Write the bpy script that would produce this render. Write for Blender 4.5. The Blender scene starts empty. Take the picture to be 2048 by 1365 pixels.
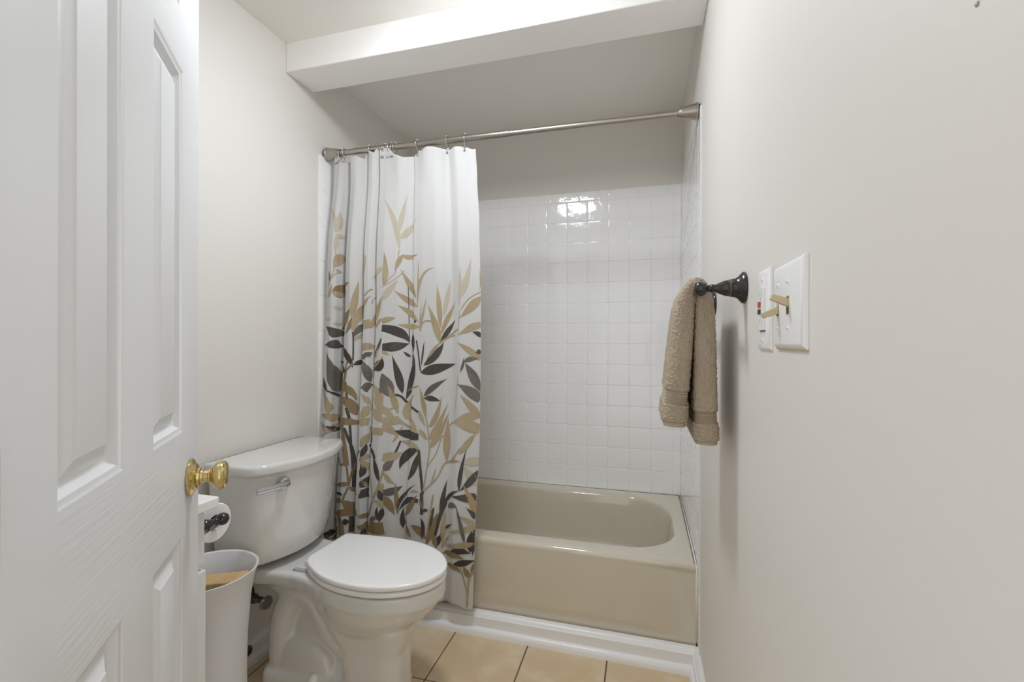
import bpy, bmesh, math, random, bisect
from math import sin, cos, pi, radians, sqrt
from mathutils import Vector, Matrix, noise
from mathutils.geometry import delaunay_2d_cdt

scene = bpy.context.scene
COL = scene.collection
rnd = random.Random(7)

# ------------------------------------------------------------------ camera, light, exposure
YAW = 0.2783
cam_data = bpy.data.cameras.new('camera')
cam_data.sensor_width = 36.0
cam_data.lens = 36.0 * 920.56 / 2048.0
cam_data.clip_start = 0.02
cam = bpy.data.objects.new('camera', cam_data)
COL.objects.link(cam)
cam.location = (1.3471, -2.4891, 1.1439)
cam.rotation_euler = (radians(90) - 0.0009, -0.0023, YAW)
scene.camera = cam

world = bpy.data.worlds.new('world')
scene.world = world
world.use_nodes = True
world.node_tree.nodes['Background'].inputs[0].default_value = (0.98, 0.985, 0.975, 1)
world.node_tree.nodes['Background'].inputs[1].default_value = 1.0
LAMP = (0.80, -1.36, 2.25)
LAMP_STRENGTH = 68.5
LAMP_TINT = (0.95, 1.0, 1.08)

vs = scene.view_settings
vs.view_transform = 'Standard'
vs.look = 'None'
vs.gamma = 1.0
vs.use_curve_mapping = False
vs.exposure = 0.10
scene.cycles.max_bounces = 16
scene.cycles.diffuse_bounces = 10
scene.cycles.use_denoising = True
scene.cycles.sample_clamp_indirect = 6.0
scene.cycles.caustics_reflective = False
scene.cycles.caustics_refractive = False

W = 1.5358            # room width: left wall x=0, right wall x=W
YF = -2.30            # inner face of the wall with the doorway
HC = 2.3032           # ceiling height
HA = 2.3281           # ceiling height above the tub

# ------------------------------------------------------------------ materials
def lin(c):
    c = c / 255.0
    return c / 12.92 if c <= 0.04045 else ((c + 0.055) / 1.055) ** 2.4

def rgb(r, g, b):
    return (lin(r), lin(g), lin(b), 1.0)

def mat(name, color, rough=0.5, metal=0.0, coat=0.0, bump=None, vary=None, spec=None, sss=0.0):
    """bump=(scale, strength, distance, (sx,sy,sz), coord)   vary=(scale, colour2, detail, lo, hi)"""
    m = bpy.data.materials.new(name)
    m.use_nodes = True
    nt = m.node_tree
    b = nt.nodes['Principled BSDF']
    b.inputs['Base Color'].default_value = color
    b.inputs['Roughness'].default_value = rough
    b.inputs['Metallic'].default_value = metal
    b.inputs['Coat Weight'].default_value = coat
    b.inputs['Coat Roughness'].default_value = 0.04
    if spec is not None:
        b.inputs['Specular IOR Level'].default_value = spec
    if bump:
        sc, st, dist, stretch, coord = bump
        tc = nt.nodes.new('ShaderNodeTexCoord')
        mp = nt.nodes.new('ShaderNodeMapping')
        mp.inputs['Scale'].default_value = stretch
        nz = nt.nodes.new('ShaderNodeTexNoise')
        nz.inputs['Scale'].default_value = sc
        nz.inputs['Detail'].default_value = 3.0
        bp = nt.nodes.new('ShaderNodeBump')
        bp.inputs['Strength'].default_value = st
        bp.inputs['Distance'].default_value = dist
        nt.links.new(tc.outputs[coord], mp.inputs['Vector'])
        nt.links.new(mp.outputs[0], nz.inputs['Vector'])
        nt.links.new(nz.outputs['Fac'], bp.inputs['Height'])
        nt.links.new(bp.outputs[0], b.inputs['Normal'])
        if coat:
            nt.links.new(bp.outputs[0], b.inputs['Coat Normal'])
    if vary:
        sc, c2, det, lo, hi = vary
        tc = nt.nodes.new('ShaderNodeTexCoord')
        nz = nt.nodes.new('ShaderNodeTexNoise')
        nz.inputs['Scale'].default_value = sc
        nz.inputs['Detail'].default_value = det
        nz.inputs['Distortion'].default_value = 0.8
        cr = nt.nodes.new('ShaderNodeValToRGB')
        cr.color_ramp.elements[0].position = lo
        cr.color_ramp.elements[0].color = color
        cr.color_ramp.elements[1].position = hi
        cr.color_ramp.elements[1].color = c2
        nt.links.new(tc.outputs['Object'], nz.inputs['Vector'])
        nt.links.new(nz.outputs['Fac'], cr.inputs[0])
        nt.links.new(cr.outputs[0], b.inputs['Base Color'])
    return m

ONE = (1, 1, 1)
M = {}
M['wall'] = mat('wall_paint', rgb(223, 220, 214), 0.55, bump=(90, 0.06, 0.004, ONE, 'Object'))
M['ceiling'] = mat('ceiling_paint', rgb(240, 238, 233), 0.7, bump=(120, 0.05, 0.003, ONE, 'Object'))
M['beam'] = mat('beam_paint', rgb(247, 246, 244), 0.6, bump=(120, 0.04, 0.003, ONE, 'Object'))
M['trim'] = mat('trim_paint', rgb(236, 236, 236), 0.3, bump=(60, 0.04, 0.002, ONE, 'Object'))
M['tile'] = mat('wall_tile_glaze', rgb(246, 246, 246), 0.10, coat=0.3, bump=(26, 0.2, 0.006, ONE, 'Object'))
M['grout'] = mat('wall_grout', rgb(224, 224, 222), 0.5)
M['tub'] = mat('tub_enamel', rgb(206, 198, 180), 0.10, coat=1.0)
M['porcelain'] = mat('porcelain', rgb(216, 215, 212), 0.10, coat=0.6)
M['seat'] = mat('seat_plastic', rgb(238, 238, 237), 0.2, coat=0.2)
M['plastic'] = mat('white_plastic', rgb(218, 219, 222), 0.35)
M['plate'] = mat('plate_plastic', rgb(238, 238, 238), 0.3)
M['almond'] = mat('almond_plastic', rgb(198, 184, 150), 0.35)
M['red'] = mat('red_button', rgb(176, 80, 60), 0.4)
M['dark'] = mat('dark_plastic', rgb(38, 40, 44), 0.4)
M['screw'] = mat('painted_screw', rgb(170, 170, 170), 0.4)
M['bronze'] = mat('oiled_bronze', rgb(24, 21, 20), 0.22, coat=0.5)
M['copper'] = mat('copper_edge', rgb(150, 120, 100), 0.3, metal=0.6)
M['brass'] = mat('brass', rgb(216, 196, 140), 0.14, metal=1.0)
M['chrome'] = mat('chrome', rgb(205, 205, 208), 0.08, metal=1.0)
M['nickel'] = mat('brushed_nickel', rgb(176, 170, 162), 0.3, metal=1.0)
M['steel'] = mat('dull_steel', rgb(120, 118, 112), 0.35, metal=0.9)
M['rubber'] = mat('dark_hose', rgb(52, 50, 48), 0.5)
M['wood'] = mat('light_wood', rgb(216, 184, 136), 0.5, bump=(20, 0.15, 0.002, (1, 12, 12), 'Object'),
                vary=(14, rgb(196, 160, 110), 3, 0.4, 0.7))
M['cloth'] = mat('curtain_white', rgb(196, 195, 193), 0.75, bump=(260, 0.05, 0.001, ONE, 'Object'))
M['towel'] = mat('towel_taupe', rgb(184, 169, 149), 0.95, bump=(420, 0.7, 0.003, ONE, 'Object'), spec=0.1)
M['towel_flat'] = mat('towel_taupe_woven', rgb(174, 159, 140), 0.85, bump=(300, 0.3, 0.001, (1, 1, 4), 'Object'), spec=0.15)
M['paper'] = mat('tissue_paper', rgb(236, 236, 236), 0.9, bump=(150, 0.1, 0.001, ONE, 'Object'))
M['card'] = mat('cardboard', rgb(150, 125, 95), 0.9)
M['cabinet'] = mat('cabinet_white', rgb(226, 226, 226), 0.35)
M['counter'] = mat('counter_white', rgb(240, 240, 239), 0.2, coat=0.3)
M['gap'] = mat('cabinet_gap', rgb(70, 68, 64), 0.8)
M['floor_grout'] = mat('floor_grout', rgb(112, 94, 76), 0.9)
M['floor_tile'] = mat('floor_tile', rgb(208, 186, 152), 0.3, bump=(40, 0.06, 0.003, ONE, 'Object'),
                      vary=(7, rgb(222, 206, 178), 8, 0.45, 0.72))
M['hall'] = mat('hall_floor', rgb(170, 150, 125), 0.7, vary=(5, rgb(185, 165, 140), 3, 0.4, 0.6))
# door: two grain directions of the same white paint
M['door_v'] = mat('door_paint_upright', rgb(224, 225, 226), 0.38, bump=(1.0, 0.12, 0.0016, (190, 7, 1), 'UV'))
M['door_h'] = mat('door_paint_level', rgb(224, 225, 226), 0.38, bump=(1.0, 0.40, 0.0018, (7, 170, 1), 'UV'))
# glowing glass of the ceiling lamp
def glow(name, tint, strength):
    m = bpy.data.materials.new(name)
    m.use_nodes = True
    n_ = m.node_tree.nodes['Principled BSDF']
    n_.inputs['Base Color'].default_value = (0.9, 0.9, 0.9, 1)
    n_.inputs['Emission Color'].default_value = (*tint, 1)
    n_.inputs['Emission Strength'].default_value = strength
    return m
M['lamp'] = glow('lamp_glass', LAMP_TINT, LAMP_STRENGTH)

# ------------------------------------------------------------------ mesh helpers
class MB:
    def __init__(self):
        self.v = []; self.f = []; self.mi = []; self.uv = {}
    def add(self, verts, faces, mi=0):
        o = len(self.v)
        self.v += [tuple(p) for p in verts]
        for fc in faces:
            self.f.append([i + o for i in fc]); self.mi.append(mi)
        return o
    def box(self, x0, x1, y0, y1, z0, z1, mi=0):
        v = [(x, y, z) for x in (x0, x1) for y in (y0, y1) for z in (z0, z1)]
        self.add(v, [(0, 1, 3, 2), (4, 6, 7, 5), (0, 4, 5, 1), (2, 3, 7, 6), (0, 2, 6, 4), (1, 5, 7, 3)], mi)
    def loft(self, rings, cap0=True, cap1=True, mi=0, closed=True):
        n = len(rings[0]); o = len(self.v)
        for r in rings: self.v += [tuple(p) for p in r]
        for k in range(len(rings) - 1):
            for i in range(n if closed else n - 1):
                j = (i + 1) % n
                self.f.append([o + k * n + i, o + k * n + j, o + (k + 1) * n + j, o + (k + 1) * n + i]); self.mi.append(mi)
        if cap0: self.f.append([o + i for i in reversed(range(n))]); self.mi.append(mi)
        if cap1: self.f.append([o + (len(rings) - 1) * n + i for i in range(n)]); self.mi.append(mi)
    def tube(self, pts, r, n=10, caps=True, mi=0, sx=1.0):
        pts = [Vector(p) for p in pts]
        if not isinstance(r, (list, tuple)): r = [r] * len(pts)
        rings = []; up = None
        for i, p in enumerate(pts):
            t = (pts[min(i + 1, len(pts) - 1)] - pts[max(i - 1, 0)]).normalized()
            if up is None:
                up = Vector((0, 0, 1)) if abs(t.z) < 0.9 else Vector((0, 1, 0))
            a = t.cross(up).normalized(); up = a.cross(t).normalized()
            rings.append([p + (a * cos(2 * pi * k / n) * sx + up * sin(2 * pi * k / n)) * r[i] for k in range(n)])
        self.loft(rings, caps, caps, mi)
    def lathe(self, prof, origin, axis, n=32, mi=0):
        """prof = [(radius, distance along axis)]"""
        ax = Vector(axis).normalized(); o = Vector(origin)
        a = ax.cross(Vector((0, 0, 1)) if abs(ax.z) < 0.9 else Vector((0, 1, 0))).normalized(); b = ax.cross(a)
        rings = [[o + ax * d + (a * cos(2 * pi * k / n) + b * sin(2 * pi * k / n)) * max(r, 1e-5) for k in range(n)] for r, d in prof]
        self.loft(rings, True, True, mi)
    def ball(self, c, r, n=12, mi=0, sz=1.0):
        prof = [(r * sin(pi * k / n), -r * cos(pi * k / n) * sz) for k in range(n + 1)]
        self.lathe(prof, c, (0, 0, 1), n * 2, mi)
    def extrude(self, prof, fn, a0, a1, mi=0):
        """closed 2-D profile swept between two stations: fn(a, p, q) -> point"""
        self.loft([[fn(a0, p, q) for p, q in prof], [fn(a1, p, q) for p, q in prof]], True, True, mi)
    def mesh(self, name, fix=True, merge=0.0):
        me = bpy.data.meshes.new(name)
        me.from_pydata(self.v, [], self.f)
        me.polygons.foreach_set('material_index', self.mi)
        if fix:
            bm = bmesh.new(); bm.from_mesh(me)
            if merge: bmesh.ops.remove_doubles(bm, verts=bm.verts, dist=merge)
            bmesh.ops.recalc_face_normals(bm, faces=bm.faces)
            bm.to_mesh(me); bm.free()
        me.update()
        return me

def thing(name, label=None, cat=None, loc=(0, 0, 0), group=None, kind=None):
    o = bpy.data.objects.new(name, None)
    o.empty_display_size = 0.05
    COL.objects.link(o); o.location = loc
    tag(o, label, cat, group, kind)
    return o

def tag(o, label=None, cat=None, group=None, kind=None):
    if label: o['label'] = label
    if cat: o['category'] = cat
    if group: o['group'] = group
    if kind: o['kind'] = kind
    return o

def obj(name, mb, mats, parent=None, smooth=None, bevel=None, seg=2, merge=0.0, fix=True, label=None):
    me = mb.mesh(name, fix, merge) if isinstance(mb, MB) else mb
    for mm in (mats if isinstance(mats, (list, tuple)) else [mats]):
        me.materials.append(mm)
    o = bpy.data.objects.new(name, me)
    COL.objects.link(o)
    if parent is not None:
        o.parent = parent
        if parent.type == 'EMPTY':
            o.matrix_parent_inverse = Matrix.Translation(-Vector(parent.location))
    if bevel:
        md = o.modifiers.new('bevel', 'BEVEL'); md.width = bevel; md.segments = seg; md.limit_method = 'ANGLE'
        md.angle_limit = radians(40)
        me.polygons.foreach_set('use_smooth', [True] * len(me.polygons))
        me.set_sharp_from_angle(angle=radians(60))
    elif smooth:
        me.polygons.foreach_set('use_smooth', [True] * len(me.polygons))
        if smooth is not True: me.set_sharp_from_angle(angle=radians(smooth))
    if label: o['label'] = label
    return o

def struct(name, mb, mats, **k):
    o = obj(name, mb, mats, **k); o['kind'] = 'structure'
    return o
# ------------------------------------------------------------------ room shell
b = MB(); b.box(-0.10, 0, -2.42, 0.10, -0.05, 2.45); struct('wall_left', b, M['wall'])
b = MB(); b.box(W, W + 0.10, -2.42, 0.10, -0.05, 2.45); struct('wall_right', b, M['wall'])
b = MB(); b.box(0, W, 0, 0.10, -0.05, 2.45); struct('wall_back', b, M['wall'])
DX0, DX1, DH = 0.885, 1.512, 2.05
b = MB()
b.box(0, DX0, -2.42, YF, -0.05, 2.45); b.box(DX1, W, -2.42, YF, -0.05, 2.45); b.box(DX0, DX1, -2.42, YF, DH, 2.45)
struct('wall_front', b, M['wall'])
b = MB(); b.box(0, W, YF, -0.93, HC, HC + 0.10); b.box(0, W, -0.93, 0, HA, HA + 0.10)
struct('ceiling', b, M['ceiling'])
b = MB(); b.box(0, W, -1.001, -0.848, 2.191, HA); struct('trim_1', b, M['beam'], bevel=0.003)
bpy.data.objects['trim_1']['label'] = 'boxed white beam across the ceiling in front of the tub'
# door lining
b = MB(); b.box(DX0 - 0.05, DX0 + 0.006, -2.425, YF + 0.012, 0, DH + 0.05); b.box(DX0 + 0.006, DX1, -2.425, YF + 0.012, DH - 0.012, DH + 0.05)
struct('trim_2', b, M['trim'])

# floor: square tiles with open grout lines
b = MB(); b.box(0, W, -2.42, 0, -0.05, -0.0018); struct('floor', b, M['floor_grout'])
b = MB()
P = 0.2916
for i in range(-1, 6):
    x1 = W - 0.3115 + P - i * P + 0.0; x0 = x1 - P
    for j in range(-5, 2):
        y0 = -1.078 + j * P; y1 = y0 + P
        a0, a1, c0, c1 = max(x0 + .0025, 0), min(x1 - .0025, W), max(y0 + .0025, YF), min(y1 - .0025, -0.77)
        if a1 - a0 < .01 or c1 - c0 < .01: continue
        b.box(a0, a1, c0, c1, -0.004, 0)
struct('floor_tiles', b, M['floor_tile'], bevel=0.0012)
b = MB(); b.box(-0.4, 2.4, -4.2, -2.42, -0.05, -0.002); struct('hall_floor', b, M['hall'])

# glazed wall tiles
TP = 0.1095; GX = 0.0418; GZ = 1.8938; TOP = 1.9450
def pillow(mb, o, eu, ev, en, u0, u1, v0, v1, h=0.0060, soft=(1, 1, 1, 1)):
    """one glazed tile with rounded edges on the plane o + u eu + v ev, rising along en"""
    g = 0.0004
    tu, tv = rnd.uniform(-.004, .004), rnd.uniform(-.004, .004)
    cu, cv = (u0 + u1) / 2, (v0 + v1) / 2
    ring = []
    for ins, hh in ((0, 0.0046), (0.0004, 0.0051), (0.0012, 0.0056), (0.0026, 0.0059), (0.006, 0.0060)):
        ins += g
        pts = []
        for su, sv in ((0, 0), (1, 0), (1, 1), (0, 1)):
            u = u1 - ins if su else u0 + ins
            v = v1 - ins if sv else v0 + ins
            z = hh + (tu * (u - cu) + tv * (v - cv)) * (1 if hh > .005 else 0)
            pts.append(o + eu * u + ev * v + en * z)
        ring.append(pts)
    mb.loft(ring, False, True)

def tile_wall(name, o, eu, en, cols, zlow, extra=None, label=None):
    ev = Vector((0, 0, 1)); b = MB()
    rows = [GZ - k * TP for k in range(0, 19)]
    for (u0, u1, kind) in cols:
        if kind == 't':
            for k in range(14):
                pillow(b, o, eu, ev, en, u0, u1, GZ - (k + 1) * TP, GZ - k * TP)
    if extra: extra(b, o, eu, ev, en)
    me = obj(name, b, [M['tile']], smooth=50)
    me['kind'] = 'structure'; me['label'] = label
    return me

eo = Vector((W, 0, 0))
cols = [(GX + k * TP, GX + (k + 1) * TP, 't') for k in range(13)] + [(0.0062, GX, 't'), (GX + 13 * TP, W - .0062, 't')]
def caps_back(b, o, eu, ev, en):
    u = GX + 3 * TP - 0.1525 * 3
    while u < W - .007:
        a0, a1 = max(u, 0.0062), min(u + .1525, W - .0062)
        if a1 - a0 > .01: pillow(b, o, eu, ev, en, a0, a1, GZ, TOP)
        u += 0.1525
tile_wall('wall_tile', eo, Vector((-1, 0, 0)), Vector((0, -1, 0)), cols, 0, caps_back, 'square white glazed tiles on the wall behind the tub')
def caps_side(b, o, eu, ev, en):
    u = 0.0062
    for k in range(6):
        a0, a1 = max(u, .0062), min(u + .1525, .7665)
        if a1 - a0 > .01: pillow(b, o, eu, ev, en, a0, a1, GZ, TOP)
        u += .1525
    z = TOP
    while z > 0.08:
        pillow(b, o, eu, ev, en, 0.7665, 0.8165, max(z - .1525, 0.077), z)
        z -= .1525
cols = [(max(k * TP, .0062), (k + 1) * TP, 't') for k in range(7)]
tile_wall('wall_tile.001', Vector((W, 0, 0)), Vector((0, -1, 0)), Vector((-1, 0, 0)), cols, 0, caps_side, 'square white glazed tiles on the right wall at the end of the tub')
tile_wall('wall_tile.002', Vector((0, 0, 0)), Vector((0, -1, 0)), Vector((1, 0, 0)), cols, 0, caps_side, 'square white glazed tiles on the left wall behind the shower curtain')
b = MB()
b.box(0.0005, W - .0005, -0.0049, 0, GZ - 14 * TP, TOP - .0008)
b.box(W - .0049, W, -0.8155, -0.0005, 0.0, TOP - .001); b.box(0, .0049, -0.8155, -0.0005, 0.0, TOP - .001)
struct('wall_grout', b, M['grout'])

# base trim in front of the tub and baseboards: moulded board with a quarter-round shoe
PROF = [(0, 0), (0, .077), (.012, .077), (.020, .0745), (.0245, .069), (.0265, .0645), (.033, .063), (.0335, .028), (.040, .0265), (.0465, .022), (.0505, .013), (.0515, 0)]
b = MB(); b.extrude(PROF, lambda a, p, q: (a, -0.765 - p, q), 0.0005, W - .012)
struct('trim_3', b, M['trim'], smooth=35)
bpy.data.objects['trim_3']['label'] = 'white moulded base trim along the foot of the tub'
PR2 = [(p * .72, q) for p, q in PROF]
b = MB(); b.extrude(PR2, lambda a, p, q: (W - p, a, q), -0.768, YF + 0.0)
struct('baseboard_right', b, M['trim'], smooth=35)
b = MB(); b.extrude([(p * .6, q * 1.0) for p, q in PROF], lambda a, p, q: (p, a, q), -0.818, -1.69)
struct('baseboard_left', b, M['trim'], smooth=35)

# ------------------------------------------------------------------ ceiling lamp (just above the picture)
t = thing('ceiling_light', 'round white flush ceiling lamp in front of the boxed beam', 'lamp', (LAMP[0], LAMP[1], HC))
b = MB(); b.lathe([(0.0, 0), (.135, 0), (.138, .006), (.135, .022), (.12, .024), (0, .024)], (LAMP[0], LAMP[1], HC), (0, 0, -1), 40)
obj('base', b, M['nickel'], t, smooth=40)
b = MB(); b.lathe([(.125 * cos(a), .024 + .036 * sin(a)) for a in [k * pi / 20 for k in range(11)]], (LAMP[0], LAMP[1], HC), (0, 0, -1), 40)
obj('glass_dome', b, M['lamp'], t, smooth=True)

# ------------------------------------------------------------------ bathtub
def rrect(x0, x1, y0, y1, r, n=16, m=24):
    """rounded rectangle, counter-clockwise, n points per corner and m per long side, 8 per short side"""
    pts = []
    cs = [((x1 - r, y0 + r), -pi / 2), ((x1 - r, y1 - r), 0), ((x0 + r, y1 - r), pi / 2), ((x0 + r, y0 + r), pi)]
    for k, ((cx, cy), a0) in enumerate(cs):
        arc = [(cx + r * cos(a0 + pi / 2 * i / n), cy + r * sin(a0 + pi / 2 * i / n)) for i in range(n + 1)]
        pts += arc
        nx = cs[(k + 1) % 4]
        e = (nx[0][0] + r * cos(nx[1]), nx[0][1] + r * sin(nx[1]))
        s = arc[-1]; q = m if k in (1, 3) else 8
        pts += [(s[0] + (e[0] - s[0]) * i / q, s[1] + (e[1] - s[1]) * i / q) for i in range(1, q)]
    return pts
TX0, TX1, TY0, TY1, TZ = 0.0085, W - 0.0085, -0.763, -0.0075, 0.361
def sm(a, lo, hi):
    t_ = min(1, max(0, (a - lo) / (hi - lo))); return t_ * t_ * (3 - 2 * t_)
def panel(x, z):
    return sm(x, TX0 + .05, TX0 + .10) * (1 - sm(x + max(0, .16 - z) * .55, TX1 - .10, TX1 - .055)) * sm(z, .095, .125)
b = MB(); rings = []
for z in [0.0] + [0.077 + k * 0.0125 for k in range(21)] + [0.336]:
    ring = []
    for x, y in rrect(TX0, TX1, TY0, TY1, .004):
        if y < TY0 + .003: y = TY0 + .005 - .005 * panel(x, z)
        ring.append((x, y, z))
    rings.append(ring)
for ins, dz in ((-.0005, .020), (0, .014), (.002, .008), (.006, .003), (.012, .0006), (.018, 0)):
    rings.append([(x, y, TZ - dz) for x, y in rrect(TX0 + ins, TX1 - ins, TY0 + ins, TY1 - ins, .006 + ins * .5)])
IX0, IX1, IY0, IY1 = 0.075, 1.474, -0.684, -0.098
for (e0, e1, ey, dz, r) in ((-.006, -.006, -.006, 0, .21), (0, 0, 0, .002, .205), (.005, .005, .004, .007, .202), (.009, .009, .007, .016, .20),
                            (.03, .014, .014, .05, .197), (.07, .022, .026, .12, .192), (.12, .034, .042, .20, .19), (.16, .05, .062, .262, .17),
                            (.20, .085, .098, .292, .14), (.28, .16, .16, .302, .10)):
    rings.append([(x, y, TZ - dz) for x, y in rrect(IX0 + e0, IX1 - e1, IY0 + ey, IY1 - ey, r)])
b.loft(rings, True, True)
t = thing('bathtub', 'beige bathtub built in between the tiled walls behind the shower curtain', 'bathtub', (W / 2, TY0, 0))
obj('tub_body', b, M['tub'], t, smooth=50)
b = MB(); b.lathe([(0, 0), (.03, 0), (.031, .002), (.026, .005), (0, .006)], (0.42, -.39, TZ - .3025), (0, 0, 1), 24)
obj('drain', b, M['chrome'], t, smooth=30, label='round metal drain')
# bead of sealant where the tub meets the tiles
b = MB()
for pts in ([(TX0 + .002, -.009, TZ), (TX1 - .002, -.009, TZ)], [(TX1 - .001, -.006, TZ), (TX1 - .001, TY0 + .02, TZ), (TX1 + .0005, TY0 + .004, TZ - .01), (TX1 + .0005, TY0 + .004, .085)]):
    b.tube(pts, .0026, 8)
obj('sealant_bead', b, M['trim'], t, smooth=True, label='white sealant bead')

# ------------------------------------------------------------------ shower rod
def rod_pt(x):
    k = x / W
    return Vector((x, -0.7655, 1.9600 - .0135 * k))
t = thing('shower_rod', 'brushed nickel tension rod across the tub opening below the beam', 'rod', (0, -.7655, 1.96))
ax = (rod_pt(W) - rod_pt(0)).normalized()
b = MB(); b.tube([rod_pt(.03), rod_pt(.838)], .0128, 20); obj('outer_tube', b, M['nickel'], t, smooth=40)
b = MB(); b.tube([rod_pt(.80), rod_pt(W - .03)], .0112, 20); b.lathe([(.0112, 0), (.0137, 0), (.0137, .004), (.0112, .004)], rod_pt(.836), ax, 20)
obj('inner_tube', b, M['nickel'], t, smooth=40)
FL = [(.0, .0), (.0285, .0), (.0295, .003), (.0285, .0075), (.0265, .009), (.0205, .050), (.0195, .056), (.0175, .060), (.0165, .066), (.0128, .067)]
b = MB(); b.lathe(FL, (0.0085, -.7655, 1.960), ax, 32); obj('flange', b, M['nickel'], t, smooth=35)
b = MB(); b.lathe(FL, (W - .0085, -.7655, 1.9465), -ax, 32); obj('flange', b, M['nickel'], t, smooth=35)
for px_, pz_, pd_ in ((0.0002, 1.960, ax), (W - .0002, 1.9465, -ax)):
    b = MB(); b.lathe([(0, 0), (.024, 0), (.024, .009), (0, .009)], (px_, -.7655, pz_), pd_, 24)
    obj('end_pad', b, M['rubber'], t, smooth=35, label='dark rubber end pad')
# ------------------------------------------------------------------ toilet
def spline(pts, n, closed=False):
    """Catmull-Rom through pts, n samples per span"""
    out = []; L = len(pts)
    for i in range(L if closed else L - 1):
        g = (lambda k: pts[k % L]) if closed else (lambda k: pts[min(max(k, 0), L - 1)])
        p0, p1, p2, p3 = (Vector(g(i + k)) for k in (-1, 0, 1, 2))
        for k in range(n):
            t_ = k / n
            out.append(0.5 * ((2 * p1) + (p2 - p0) * t_ + (2 * p0 - 5 * p1 + 4 * p2 - p3) * t_ ** 2 + (3 * p1 - p0 - 3 * p2 + p3) * t_ ** 3))
    if not closed: out.append(Vector(pts[-1]))
    return out
LID = [(.306, -1.232), (.318, -1.260), (.351, -1.288), (.416, -1.326), (.485, -1.346), (.555, -1.351), (.613, -1.345), (.665, -1.327), (.712, -1.299), (.745, -1.262),
       (.762, -1.222), (.765, -1.188), (.754, -1.150), (.727, -1.112), (.697, -1.084), (.658, -1.062), (.615, -1.045), (.57, -1.036), (.52, -1.033), (.476, -1.034), (.388, -1.041), (.335, -1.046)]
lid_line = [(p.x, p.y) for p in spline([(x, y, 0) for x, y in LID], 5)] + [(.318, -1.048), (.312, -1.053), (.3105, -1.075), (.309, -1.12), (.3075, -1.17), (.3065, -1.21)]
LC = (.535, -1.192)
def off(line, d):
    """inward offset of a closed line"""
    n = len(line); out = []
    for i in range(n):
        a, c = Vector(line[i - 1]), Vector(line[(i + 1) % n])
        t_ = (c - a); nn = Vector((-t_.y, t_.x)).normalized()
        out.append((line[i][0] + nn.x * d, line[i][1] + nn.y * d))
    return out
def scl(line, s, cx=LC[0], cy=LC[1], dx=0.0):
    return [(cx + (x - cx) * s + dx, cy + (y - cy) * s) for x, y in line]
toilet = thing('toilet', 'white two-piece toilet with its lid closed against the left wall', 'toilet', (.33, -1.17, 0))

b = MB()
prof = [(.012, .4285), (.004, .4287), (.001, .4302), (0, .4325), (0, .4395), (.0008, .4425), (.0028, .4445), (.006, .4454), (.012, .4459)]
rings = [[(x, y, z) for x, y in off(lid_line, d)] for d, z in prof]
for s, z in ((.90, .4462), (.75, .4470), (.5, .4478), (.25, .4482)):
    rings.append([(x, y, z) for x, y in scl(lid_line, s)])
b.loft(rings, True, True)
obj('lid', b, M['seat'], toilet, smooth=50)
b = MB()
seat_line = off(lid_line, .0015)
rings = [[(x, y, z) for x, y in off(seat_line, d)] for d, z in ((.012, .4088), (.004, .4090), (.001, .4108), (0, .4135), (0, .4185), (.001, .4213), (.004, .4233), (.010, .4240))]
b.loft(rings, True, True)
obj('seat', b, M['seat'], toilet, smooth=50)
for y in (-1.09, -1.215):
    b = MB(); b.box(.285, .322, y - .018, y + .018, .4, .424)
    obj('hinge', b, M['seat'], toilet, bevel=.004)
b = MB(); b.box(.266, .325, -1.263, -1.249, .402, .4095); obj('hinge_tab', b, M['screw'], toilet, bevel=.0015, label='small grey tab beside the seat')

# bowl, pedestal, foot and trapway: overlapping solids fused by a voxel remesh into one ceramic casting
b = MB()
rim = off(lid_line, .004)
rings = []
for z, s, dx in ((.4035, .975, 0), (.4030, .99, 0), (.399, 1.0, 0), (.366, 1.0, 0), (.359, .992, 0), (.354, .968, 0), (.335, .925, -.004), (.31, .865, -.008), (.285, .785, -.014), (.262, .69, -.02), (.245, .60, -.026), (.225, .52, -.03), (.19, .46, -.03)):
    rings.append([(x, y, z) for x, y in scl(rim, s, .50, LC[1], dx)])
b.loft(rings, True, True)
def ped(z, x0, x1, h, c=-1.198, r=.05):
    return [(x, y, z) for x, y in rrect(x0, x1, c - h, c + h, min(r, h * .98), 8, 6)]
b.loft([ped(0, .435, .637, .079), ped(.02, .435, .636, .078), ped(.10, .44, .634, .074), ped(.18, .43, .636, .074), ped(.23, .40, .650, .082), ped(.27, .38, .66, .09)], True, True)
# middle web behind the pedestal and the foot
def slab(z, x0, x1, h, c=-1.17, r=.03): return [(x, y, z) for x, y in rrect(x0, x1, c - h, c + h, min(r, h * .98), 8, 6)]
b.loft([slab(0, .146, .60, .110), slab(.058, .146, .58, .108), slab(.072, .150, .54, .102), slab(.084, .156, .47, .080), slab(.115, .165, .46, .054), slab(.30, .19, .46, .052), slab(.34, .21, .44, .052)], True, True)
TRAP = [(.500, .175), (.448, .180), (.405, .205), (.365, .255), (.335, .300), (.295, .322), (.250, .312), (.218, .270), (.198, .215), (.192, .150), (.194, .07)]
for sy in (-1.222, -1.118):
    path = spline([(x, sy, z) for x, z in TRAP], 4)
    b.tube(path, [.043] * len(path), 14)
# raised ridge on the foot beside the trap
b.loft([[(x, y, z) for x, y in rrect(x0_, x1_, -1.17 - h_, -1.17 + h_, .03, 8, 6)] for z, x0_, x1_, h_ in ((.06, .16, .412, .094), (.10, .165, .405, .090), (.135, .17, .388, .085), (.160, .175, .352, .078), (.172, .19, .325, .064))], True, True)
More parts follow.
